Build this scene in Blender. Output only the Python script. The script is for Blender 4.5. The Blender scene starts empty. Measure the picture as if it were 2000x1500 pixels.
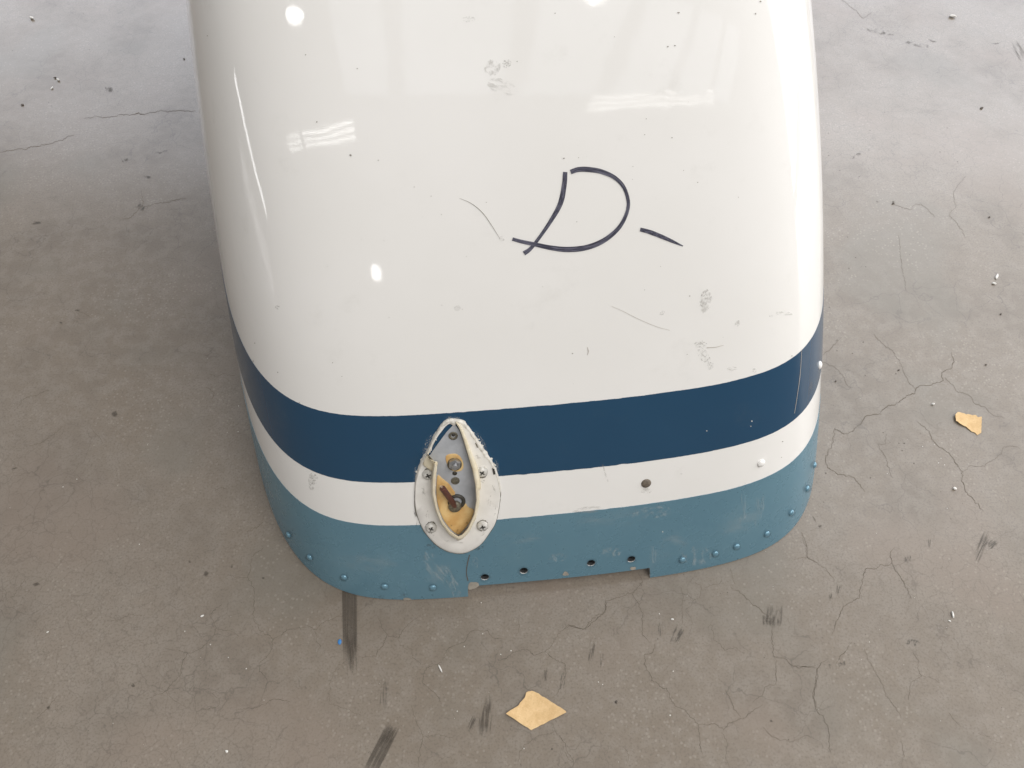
import bpy, bmesh, math, random
import numpy as np
from mathutils import Vector, Matrix

random.seed(7); RNG = np.random.default_rng(7)
S = bpy.context.scene

# ------------------------------------------------------------------ camera
FPX, CX, CY, HC, PITCH = 1600., 1000., 750., 0.45, 56.12702
cam_d = bpy.data.cameras.new('camera'); cam = bpy.data.objects.new('camera', cam_d)
S.collection.objects.link(cam); S.camera = cam
cam.location = (0, 0, HC); cam.rotation_euler = (math.radians(90 - PITCH), 0, 0)
cam_d.sensor_width = 36; cam_d.lens = FPX / 2000 * 36
cam_d.clip_start = 0.01; cam_d.clip_end = 100

# ------------------------------------------------------------------ light
w = bpy.data.worlds.new('World'); S.world = w; w.use_nodes = True
bg = w.node_tree.nodes['Background']
bg.inputs['Color'].default_value = (1.0, 0.965, 0.93, 1); bg.inputs['Strength'].default_value = 0.245
S.view_settings.view_transform = 'Standard'; S.view_settings.look = 'None'
S.view_settings.gamma = 1; S.view_settings.exposure = 0.27; S.view_settings.use_curve_mapping = False

def area(name, loc, target, sx, sy, watts, col, spread=180):
    d = bpy.data.lights.new(name, 'AREA'); d.shape = 'RECTANGLE'; d.size = sx; d.size_y = sy
    d.energy = watts; d.color = col; d.spread = math.radians(spread)
    o = bpy.data.objects.new(name, d); S.collection.objects.link(o); o.location = loc
    o.rotation_euler = (Vector(target) - Vector(loc)).to_track_quat('-Z', 'Y').to_euler()
    return o
def strip(name, a, b, width, z, radiance, col):
    """a long narrow roof light from a to b at height z, shining down"""
    L = math.dist(a, b); o = area(name, ((a[0] + b[0]) / 2, (a[1] + b[1]) / 2, z), ((a[0] + b[0]) / 2, (a[1] + b[1]) / 2, 0), L, width, radiance * math.pi * L * width, col)
    o.rotation_euler = (0, 0, math.atan2(b[1] - a[1], b[0] - a[0])); return o
area('hangar_door_light', (0.2, 7.5, 3.2), (0, 0, 0.8), 12.0, 5.0, 400, (0.84, 0.89, 1.0))
area('back_skylight', (5.2, 6.4, 7.0), (5.2, 6.4, 0), 12.0, 6.8, 440, (.97, .98, 1.0))  # added light high behind, brightens the floor beside the fairing
area('skylight', (3.0, -1.9, 6.5), (2.6, -1.5, 0), 5.0, 2.6, 370, (1.0, 0.965, 0.92))
area('side_door_light', (6.8, 2.2, 2.6), (0, 0.2, 0.3), 6.0, 4.4, 215, (1.0, .975, .95))  # added light on the right to brighten that side of the floor
for k in range(6): strip('rear_roof_panel', (-1.6 + 1.5 * k, -5.2), (-0.4 + 1.5 * k, -5.2), 2.3, 6, .75, (.86, .93, 1.0))
def bay(name, d, dist, xaxis, sx, sy, radiance):
    z = Vector(d).normalized(); x = Vector(xaxis); x = (x - z * x.dot(z)).normalized(); y = z.cross(x)
    o = area(name, (0, 0, 0), (0, 0, -1), sx, sy, radiance * math.pi * sx * sy, (1, .99, .97))
    M4 = Matrix((x, y, z)).transposed().to_4x4(); M4.translation = Vector((0, .3, .22)) + z * dist; o.matrix_world = M4
    o.data.shape = 'ELLIPSE'; return o
bay('high_bay_lamp', (-.445, -.573, .688), 6, (.163, -.057, .059), 1.0, .20, 8)
bay('far_bay_lamp', (-.118, -.936, .330), 10, (1, -.1, 0), .40, .34, 8)
for k, (ya, yb) in enumerate([(-8.3, -7.2), (-8.6, -7.45), (-8.9, -7.70)]):
    strip('roof_light', (-8.7, ya), (-6.0, ya * .62 + yb * .38), .075, 6, 9, (1, .99, .96))
    strip('roof_light', (-5.5, ya * .55 + yb * .45), (-1.5, yb), .075, 6, 10, (1, .99, .96))
for ya in (-6.45, -6.62, -6.80): strip('roof_light', (2.6, ya), (6.1, ya + .35), .06, 6, 6, (1, .99, .96))
for y0, y1, z0, z1, r in [(-.6, .5, .35, .75, 14), (1.1, 1.4, .5, .95, 18), (2.3, 4.6, .25, .62, 20)]:
    o = area('side_window', (9, (y0 + y1) / 2, (z0 + z1) / 2), (0, (y0 + y1) / 2, (z0 + z1) / 2), y1 - y0, z1 - z0, r * math.pi * (y1 - y0) * (z1 - z0), (1, 1, 1))
area('left_window', (-9, -1.6, .75), (0, -1.6, .75), 3.6, .22, 6 * math.pi * 3.6 * .22, (1, 1, 1))
C_ = S.cycles; C_.max_bounces = 6; C_.diffuse_bounces = 3; C_.glossy_bounces = 3; C_.transparent_max_bounces = 8; C_.caustics_reflective = False; C_.caustics_refractive = False
S.render.engine = 'CYCLES'; C_.use_denoising = True; C_.use_adaptive_sampling = True; C_.adaptive_threshold = .02

# ------------------------------------------------------------------ measured shape of the fairing
TX, TY, PSI = 0.03633, 0.16326, math.radians(6.71317)
W0, K1, K2, XO, KO, LL, PP, N1, N2, HH = .20329, -.01602, -.15521, .00062, -.07098, 1.22972, 6.73215, 4.83240, 1.05662, .50350
B1, B2, B3 = -.00958, .37088, 1.87302      # slight bow of the front in plan
Z1, Z2, Z3, SY, SX = .10925, .07494, .05026, -.01489, .00239
YB = 0.62                                   # rear edge of the fairing
LIFT = 0.0006
cs, sn = math.cos(PSI), math.sin(PSI)
RW2L = np.array([[cs, sn, 0], [-sn, cs, 0], [0, 0, 1]])
ph = math.radians(PITCH)
FWD = np.array([0, math.cos(ph), -math.sin(ph)]); DWN = np.array([0, -math.sin(ph), -math.cos(ph)])
O_L = RW2L @ (np.array([0, 0, HC]) - np.array([TX, TY, LIFT]))

def wid(y): return W0 + K1 * y + K2 * y * y
def bow(x): return B1 * x + B2 * x * x + B3 * x ** 3
def gfun(x, y, z):
    y = y - bow(x)
    a = np.abs((x - XO - KO * y) / wid(y)); b = np.maximum(0, (LL - y) / LL)
    rho = (a ** PP + b ** PP) ** (1 / PP)
    q = np.clip(z / HH, 0, 1)
    return rho - np.maximum(1 - q ** N2, 0) ** (1 / N1)
def gnorm(p):
    p = np.atleast_2d(np.asarray(p, float)).copy(); p[:, 2] = np.maximum(p[:, 2], 2e-4)
    e = 1e-4; n = np.zeros_like(p)
    for k in range(3):
        d = np.zeros(3); d[k] = e
        a = p + d; b = p - d
        n[:, k] = gfun(*a.T) - gfun(*b.T)
    return n / np.linalg.norm(n, axis=1, keepdims=True)
def rays_w(px):
    px = np.atleast_2d(np.asarray(px, float))
    return ((px[:, 0] - CX) / FPX)[:, None] * np.array([1., 0, 0]) + FWD + ((px[:, 1] - CY) / FPX)[:, None] * DWN
def on_body(px):
    """picture position -> point of the skin, in the fairing's own frame"""
    d = rays_w(px) @ RW2L.T
    zs = np.linspace(.42, -.002, 500); t = (zs[None] - O_L[2]) / d[:, 2:3]
    X = O_L + d[:, None] * t[..., None]
    g = gfun(X[..., 0], X[..., 1], X[..., 2]); ins = g < 0
    i = np.where(ins.any(1), ins.argmax(1), np.abs(g).argmin(1)); i = np.maximum(i, 1)
    r = np.arange(len(d)); lo = t[r, i - 1]; hi = t[r, i]
    for _ in range(30):
        m = (lo + hi) / 2; P = O_L + d * m[:, None]; neg = gfun(*P.T) < 0
        hi = np.where(neg, m, hi); lo = np.where(neg, lo, m)
    return O_L + d * hi[:, None]
def on_floor(px, z=0.):
    d = rays_w(px); t = (z - HC) / d[:, 2]
    return np.array([0, 0, HC]) + d * t[:, None]
def body_off(px, h):
    p = on_body(px); return p + gnorm(p) * h

# ------------------------------------------------------------------ helpers
C = S.collection
def link(o, parent=None):
    C.objects.link(o)
    if parent is not None: o.parent = parent
    return o
def empty(name, loc=(0, 0, 0), rz=0, label=None, cat=None, group=None, parent=None):
    o = bpy.data.objects.new(name, None); o.empty_display_size = .02; link(o, parent)
    o.location = loc; o.rotation_euler = (0, 0, rz); return tag(o, label, cat, group)
def tag(o, label=None, cat=None, group=None, kind=None):
    if label: o['label'] = label
    if cat: o['category'] = cat
    if group: o['group'] = group
    if kind: o['kind'] = kind
    return o
def mesh(name, v, f, mat, parent=None, smooth=True, uv=None):
    me = bpy.data.meshes.new(name)
    me.from_pydata([tuple(map(float, p)) for p in v], [], [tuple(map(int, q)) for q in f])
    for m in (mat if isinstance(mat, (list, tuple)) else [mat]): me.materials.append(m)
    if smooth: me.polygons.foreach_set('use_smooth', [True] * len(me.polygons))
    if uv is not None:
        l = me.uv_layers.new(name='UVMap'); idx = np.zeros(len(me.loops), int)
        me.loops.foreach_get('vertex_index', idx); l.data.foreach_set('uv', np.asarray(uv, float)[idx].ravel())
    me.update(); o = bpy.data.objects.new(name, me); return link(o, parent)
def grid_faces(nr, nc, close=False):
    f = []
    for i in range(nr - 1):
        for j in range(nc if close else nc - 1):
            k = (j + 1) % nc
            f.append((i * nc + j, i * nc + k, (i + 1) * nc + k, (i + 1) * nc + j))
    return f
def split_edges(o, deg=38):
    m = o.modifiers.new('edges', 'EDGE_SPLIT'); m.split_angle = math.radians(deg)
def frame_at(p, n, up=(0, 0, 1), spin=0.):
    """4x4: z along n, origin p"""
    n = Vector(n).normalized(); u = Vector(up); x = u.cross(n)
    if x.length < 1e-4: x = Vector((1, 0, 0))
    x.normalize(); y = n.cross(x)
    M = Matrix((x, y, n)).transposed().to_4x4() @ Matrix.Rotation(spin, 4, 'Z'); M.translation = Vector(p); return M
def lathe(prof, n=24):
    v = []; f = []
    for (r, z) in prof:
        for k in range(n):
            a = 2 * math.pi * k / n; v.append((r * math.cos(a), r * math.sin(a), z))
    f = grid_faces(len(prof), n, True)
    if prof[0][0] > 1e-6: pass
    return v, f
def spline(pts, n):
    """Catmull-Rom through pts, n samples evenly by length"""
    P = np.asarray(pts, float)
    if len(P) == 2: P = np.vstack([P[0], P.mean(0), P[1]])
    Q = np.vstack([2 * P[0] - P[1], P, 2 * P[-1] - P[-2]]); out = []
    for i in range(1, len(Q) - 2):
        for t in np.linspace(0, 1, 16, endpoint=False):
            a, b, c, d = Q[i - 1:i + 3]
            out.append(.5 * ((2 * b) + (c - a) * t + (2 * a - 5 * b + 4 * c - d) * t * t + (3 * b - a - 3 * c + d) * t ** 3))
    out.append(P[-1]); out = np.array(out)
    return resample(out, n)
def resample(P, n, closed=False):
    P = np.asarray(P, float)
    if closed: P = np.vstack([P, P[:1]])
    s = np.concatenate([[0], np.cumsum(np.linalg.norm(np.diff(P, axis=0), axis=1))])
    t = np.linspace(0, s[-1], n, endpoint=not closed)
    return np.stack([np.interp(t, s, P[:, k]) for k in range(P.shape[1])], 1)
def loop_spline(pts, n):
    P = np.asarray(pts, float); P3 = np.vstack([P, P, P]); m = len(P)
    Q = spline(P3, 16 * 3 * m); a = len(Q) // 3
    return resample(Q[a:2 * a], n, True)
def snoise(n, k, closed=False):
    """smooth 1-d noise of n samples with k knots, about -1..1"""
    a = RNG.normal(size=k) * .6
    if closed: a = np.concatenate([a, a[:1]])
    x = np.linspace(0, len(a) - 1, n, endpoint=not closed); i = np.minimum(x.astype(int), len(a) - 2); t = x - i
    t = t * t * (3 - 2 * t); return a[i] * (1 - t) + a[i + 1] * t

# ------------------------------------------------------------------ materials
class NT:
    def __init__(s, name):
        s.m = bpy.data.materials.new(name); s.m.use_nodes = True; s.t = s.m.node_tree; s.n = s.t.nodes
        s.p = s.n['Principled BSDF']; s.out = s.n['Material Output']
    def N(s, typ, **k):
        nd = s.n.new(typ); ins = k.pop('i', {})
        for a, b in k.items(): setattr(nd, a, b)
        for a, b in ins.items(): s.set(nd.inputs[a], b)
        return nd
    def set(s, sock, v):
        if isinstance(v, bpy.types.NodeSocket): s.t.links.new(v, sock)
        else:
            if sock.type == 'RGBA' and len(v) == 3: v = (*v, 1)
            sock.default_value = v
    def math(s, op, a, b=0., clamp=False):
        return s.N('ShaderNodeMath', operation=op, use_clamp=clamp, i={0: a, 1: b}).outputs[0]
    def ramp(s, x, a, b, lo=0., hi=1.):
        return s.N('ShaderNodeMapRange', interpolation_type='SMOOTHSTEP', clamp=True, i={'Value': x, 'From Min': a, 'From Max': b, 'To Min': lo, 'To Max': hi}).outputs[0]
    def mix(s, f, a, b):
        nd = s.N('ShaderNodeMix', data_type='RGBA'); s.set(nd.inputs[0], f); s.set(nd.inputs[6], a); s.set(nd.inputs[7], b); return nd.outputs[2]
    def noise(s, vec, scale, detail=3, rough=.55, dist=0.):
        return s.N('ShaderNodeTexNoise', i={'Vector': vec, 'Scale': scale, 'Detail': detail, 'Roughness': rough, 'Distortion': dist}).outputs['Fac']
    def vor(s, vec, scale, feature='F1', rnd=1.):
        return s.N('ShaderNodeTexVoronoi', feature=feature, i={'Vector': vec, 'Scale': scale, 'Randomness': rnd}).outputs[0]
    def obj(s): return s.N('ShaderNodeTexCoord').outputs['Object']
    def uv(s): return s.N('ShaderNodeTexCoord').outputs['UV']
    def scale(s, vec, sc): return s.N('ShaderNodeMapping', i={'Vector': vec, 'Scale': sc}).outputs[0]
    def warp(s, vec, scale, amt):
        c = s.N('ShaderNodeTexNoise', i={'Vector': vec, 'Scale': scale, 'Detail': 3}).outputs['Color']
        a = s.N('ShaderNodeVectorMath', operation='SUBTRACT', i={0: c, 1: (.5, .5, .5)}).outputs[0]
        b = s.N('ShaderNodeVectorMath', operation='SCALE', i={0: a, 'Scale': amt}).outputs[0]
        return s.N('ShaderNodeVectorMath', operation='ADD', i={0: vec, 1: b}).outputs[0]
    def bump(s, h, strength, dist):
        return s.N('ShaderNodeBump', i={'Height': h, 'Strength': strength, 'Distance': dist}).outputs[0]
    def P(s, **k):
        for a, b in k.items(): s.set(s.p.inputs[a.replace('_', ' ')], b)
        return s.m
    def alpha(s, a):
        s.set(s.p.inputs['Alpha'], a); return s.m

def paint(name, col, col2, rough, wave=.25, metal=0., coat=0., dirt=None):
    t = NT(name); o = t.obj()
    n = t.noise(o, 9, 4); f = t.noise(o, 120, 3)
    c = t.mix(t.ramp(n, .3, .7), col, col2)
    if dirt:
        d = t.ramp(t.noise(t.scale(o, (1, 1, 1)), 38, 6, .7), .56, .8, 0, .22); c = t.mix(d, c, dirt)
    r = t.ramp(f, .3, .75, rough * .9, rough * 1.25)
    h = t.math('ADD', t.math('MULTIPLY', t.noise(o, 28, 2), 1.0), t.math('MULTIPLY', t.noise(o, 420, 2), .02))
    t.P(Base_Color=c, Roughness=r, Metallic=metal, Normal=t.bump(h, wave, .0012))
    if coat: t.P(Coat_Weight=coat, Coat_Roughness=.04)
    return t.m
M = {}
M['white'] = paint('white_paint', (.79, .785, .77), (.82, .815, .805), .045, .13, dirt=(.55, .54, .51))
M['navy'] = paint('navy_paint', (.012, .054, .112), (.014, .060, .122), .16, .2, dirt=(.05, .08, .11))
M['teal'] = paint('grey_blue_paint', (.135, .268, .355), (.162, .304, .390), .28, .25, metal=.35, dirt=(.24, .33, .38))
M['inside'] = paint('laminate_inside', (.16, .15, .12), (.2, .18, .15), .6)

def simple(name, col, rough, metal=0., col2=None, scale=300, bump=0., spec=.5):
    t = NT(name); o = t.obj(); n = t.noise(o, scale, 4)
    c = t.mix(t.ramp(n, .3, .7), col, col2 or tuple(x * .8 for x in col))
    t.P(Base_Color=c, Roughness=rough, Metallic=metal, Specular_IOR_Level=spec)
    if bump: t.P(Normal=t.bump(n, bump, .0004))
    return t.m
M['plastic'] = simple('aged_white_plastic', (.79, .775, .745), .38, col2=(.72, .705, .675), scale=140, bump=.12)
M['cream'] = simple('cream_plastic', (.74, .68, .54), .4, col2=(.66, .58, .42), scale=220, bump=.2)
M['sealant'] = simple('dried_sealant', (.74, .715, .66), .65, col2=(.55, .53, .48), scale=420, bump=.9)
M['plate'] = simple('grey_primer', (.45, .47, .505), .38, metal=.1, col2=(.36, .378, .41), scale=120, bump=.1)
M['zinc'] = simple('zinc_steel', (.55, .56, .58), .28, metal=.9, col2=(.40, .41, .43), scale=500)
M['dull'] = simple('tarnished_metal', (.22, .20, .15), .5, metal=.5, col2=(.12, .11, .09), scale=700, bump=.3)
M['black'] = simple('dark_rubber', (.03, .028, .025), .55, col2=(.055, .05, .04), scale=500, bump=.3)  # rubber, and the painted dark of the drilled holes
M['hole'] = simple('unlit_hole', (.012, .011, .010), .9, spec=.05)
M['wire'] = simple('brown_insulation', (.115, .045, .032), .42, col2=(.085, .032, .024), scale=400)
M['copper'] = simple('tinned_copper', (.62, .50, .40), .3, metal=.9, col2=(.5, .4, .33), scale=900)
M['glue'] = simple('yellow_adhesive', (.74, .55, .27), .5, col2=(.58, .35, .13), scale=130, bump=.8)
M['screw'] = simple('painted_screw', (.62, .61, .585), .35, col2=(.42, .41, .38), scale=600, bump=.5)
M['recess'] = simple('screw_recess', (.10, .095, .085), .5, metal=.4)
M['rust'] = simple('rusty_screw', (.20, .168, .135), .55, metal=.2, col2=(.10, .083, .066), scale=700, bump=.8)
M['chip'] = simple('bare_laminate', (.36, .33, .28), .7, col2=(.27, .25, .22), scale=400, bump=.4)
M['debris'] = simple('white_debris', (.74, .73, .70), .5, col2=(.6, .59, .56), scale=300, bump=.4)
M['crumb'] = simple('dark_crumb', (.07, .058, .048), .7, col2=(.11, .092, .075), scale=400, bump=.4)
M['bluefleck'] = simple('blue_fleck', (.03, .16, .42), .5, col2=(.05, .22, .5), scale=400)
M['crack'] = simple('dirt_filled_crack', (.092, .076, .060), .85, col2=(.125, .106, .087), scale=160, spec=.15)
M['faintline'] = simple('faint_scratch', (.50, .46, .41), .6)
M['hair'] = simple('hairline_crack', (.30, .275, .24), .8)
def paper():
    t = NT('sandpaper_grit'); o = t.obj()
    n = t.noise(o, 180, 4); g = t.noise(o, 1600, 2, .7)
    c = t.mix(t.ramp(n, .35, .7), (.66, .465, .245), (.58, .39, .19)); c = t.mix(t.ramp(g, .58, .72, 0, .6), c, (.42, .27, .125))
    c = t.mix(t.ramp(g, .42, .3, 0, .5), c, (.78, .62, .40))
    t.P(Base_Color=c, Roughness=.8, Normal=t.bump(g, .5, .0003)); return t.m
M['paper'] = paper()
def ink():
    t = NT('marker_ink'); uv = t.uv()
    n = t.noise(t.scale(uv, (9, 4, 1)), 1.0, 4, .7)
    c = t.mix(t.ramp(n, .42, .66), (.034, .034, .055), (.16, .16, .215))
    t.P(Base_Color=c, Roughness=.3); return t.m
M['ink'] = ink()
def decal(name, col, dens, stretch=(3, 3), thr=(.45, .62), rough=.6, col2=None, spec=.3, edge=.35, box=False, detail=3):
    """a mark with a ragged edge: noise-broken, fading at the rim of its patch"""
    t = NT(name); uv = t.uv(); o = t.obj()
    c = t.N('ShaderNodeVectorMath', operation='SUBTRACT', i={0: uv, 1: (.5, .5, 0)}).outputs[0]
    l = t.math('MULTIPLY', t.N('ShaderNodeVectorMath', operation='LENGTH', i={0: c}).outputs['Value'], 2.)
    if box:
        sx = t.N('ShaderNodeSeparateXYZ', i={0: c}).outputs
        rim = t.math('MULTIPLY', t.ramp(t.math('MULTIPLY', t.math('ABSOLUTE', sx[0]), 2.), 1., .80), t.ramp(t.math('MULTIPLY', t.math('ABSOLUTE', sx[1]), 2.), 1., .30))
    else: rim = t.ramp(l, 1., 1. - edge)
    rnd = t.N('ShaderNodeObjectInfo').outputs['Random']
    vv = t.N('ShaderNodeVectorMath', operation='ADD', i={0: t.scale(uv, (*stretch, 1)), 1: t.N('ShaderNodeCombineXYZ', i={'Z': t.math('MULTIPLY', rnd, 37.)}).outputs[0]}).outputs[0]
    n = t.noise(vv, 1.0, detail, .65)
    a = t.ramp(t.math('ADD', n, t.math('MULTIPLY', t.math('SUBTRACT', rim, 1.), .12 if box else .35)), thr[0], thr[1])
    a = t.math('MULTIPLY', t.math('MULTIPLY', a, rim), dens)
    g = t.noise(o, 500, 3)
    t.P(Base_Color=t.mix(t.ramp(g, .3, .7), col, col2 or col), Roughness=rough, Specular_IOR_Level=spec)
    return t.alpha(a)
M['d_scuff'] = decal('grey_scuff', (.34, .335, .31), .5, (7, 9), (.44, .74))
M['d_faint'] = decal('faint_rub', (.46, .45, .425), .32, (3, 4), (.40, .66))
M['d_white'] = decal('chalky_scuff', (.40, .50, .54), .42, (8, 3.2), (.44, .70), rough=.5)
M['d_chalk'] = decal('chalky_haze', (.36, .47, .52), .26, (3, 3), (.36, .70), rough=.5, edge=.8)
M['d_dust'] = decal('sealant_dust', (.66, .65, .62), .55, (16, 26), (.50, .66), rough=.8, edge=.7)
M['d_grime'] = decal('grime', (.085, .08, .07), .55, (7, 7), (.46, .70), rough=.7, edge=.7)
M['d_soil'] = decal('flange_soil', (.24, .22, .19), .42, (5, 8), (.46, .72), rough=.7, edge=.8)
M['d_rust'] = decal('rust_stain', (.34, .16, .04), .6, (4, 4), (.40, .66), rough=.6, edge=.9)
M['d_ring'] = decal('worn_ring', (.07, .12, .15), .25, (2, 2), (.15, .55), rough=.5, edge=.5)
M['d_streak'] = decal('rubber_streak', (.080, .066, .052), .52, (4.5, 1.6), (.38, .62), rough=.42, box=True, spec=.45, detail=5)
M['d_blob'] = decal('oil_drip', (.070, .057, .044), .50, (2, 2), (.30, .50), rough=.4, edge=.9, spec=.45)
M['d_band'] = decal('rubber_band_mark', (.080, .066, .052), .54, (9, .7), (.22, .50), rough=.42, box=True, spec=.45, detail=5)
M['d_rub'] = decal('tyre_rub', (.088, .080, .070), .5, (4, 1.5), (.42, .64), rough=.5, box=True)

def concrete():
    t = NT('sealed_concrete'); o = t.obj()
    n1 = t.noise(o, 4.2, 3, .55, .4); n2 = t.noise(o, 15, 3, .6); n3 = t.noise(o, 95, 2, .6); n4 = t.noise(o, 800, 2, .7)
    c = t.mix(t.ramp(n1, .32, .68), (.166, .136, .104), (.206, .176, .144))
    c = t.mix(t.ramp(n2, .45, .72, 0, .6), c, (.130, .108, .085))
    c = t.mix(t.ramp(n3, .40, .66, 0, .5), c, (.218, .190, .159))
    c = t.mix(t.ramp(n4, .46, .70, 0, .48), c, (.090, .075, .060))
    hue = t.noise(o, 8.5, 2); c = t.mix(t.ramp(hue, .52, .68, 0, .5), c, (.196, .156, .124)); c = t.mix(t.ramp(hue, .46, .32, 0, .5), c, (.152, .139, .114))
    ag = t.vor(o, 330); agm = t.math('MULTIPLY', t.ramp(ag, .30, .16), t.ramp(n2, .56, .40))
    c = t.mix(t.math('MULTIPLY', agm, .36), c, (.30, .268, .228))
    e1 = t.vor(t.warp(o, 75, .016), 34, 'DISTANCE_TO_EDGE'); e2 = t.vor(t.warp(o, 190, .006), 105, 'DISTANCE_TO_EDGE')
    l1 = t.math('MULTIPLY', t.ramp(e1, .013, .002), t.ramp(n2, .46, .58))
    l2 = t.math('MULTIPLY', t.ramp(e2, .034, .006), t.ramp(n1, .44, .60))
    ln = t.math('MAXIMUM', t.math('MULTIPLY', l1, .42), t.math('MULTIPLY', l2, .26))
    c = t.mix(ln, c, (.075, .062, .050))
    h = t.math('ADD', t.math('MULTIPLY', n4, .3), t.math('MULTIPLY', n3, .5))
    t.P(Base_Color=c, Roughness=t.ramp(n2, .3, .75, .42, .55), Normal=t.bump(h, .22, .0006), Specular_IOR_Level=.5,
        Coat_Weight=t.ramp(n1, .3, .7, 1.0, .85), Coat_Roughness=.17, Coat_IOR=1.45)
    return t.m
M['floor'] = concrete()

# ------------------------------------------------------------------ floor
FS = 6.0
floor = mesh('floor', [(-FS, -FS, 0), (FS, -FS, 0), (FS, FS * 1.5, 0), (-FS, FS * 1.5, 0)], [(0, 1, 2, 3)], M['floor'], smooth=False)
tag(floor, 'grey brown sealed concrete floor with fine craze cracks', None, kind='structure')

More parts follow.
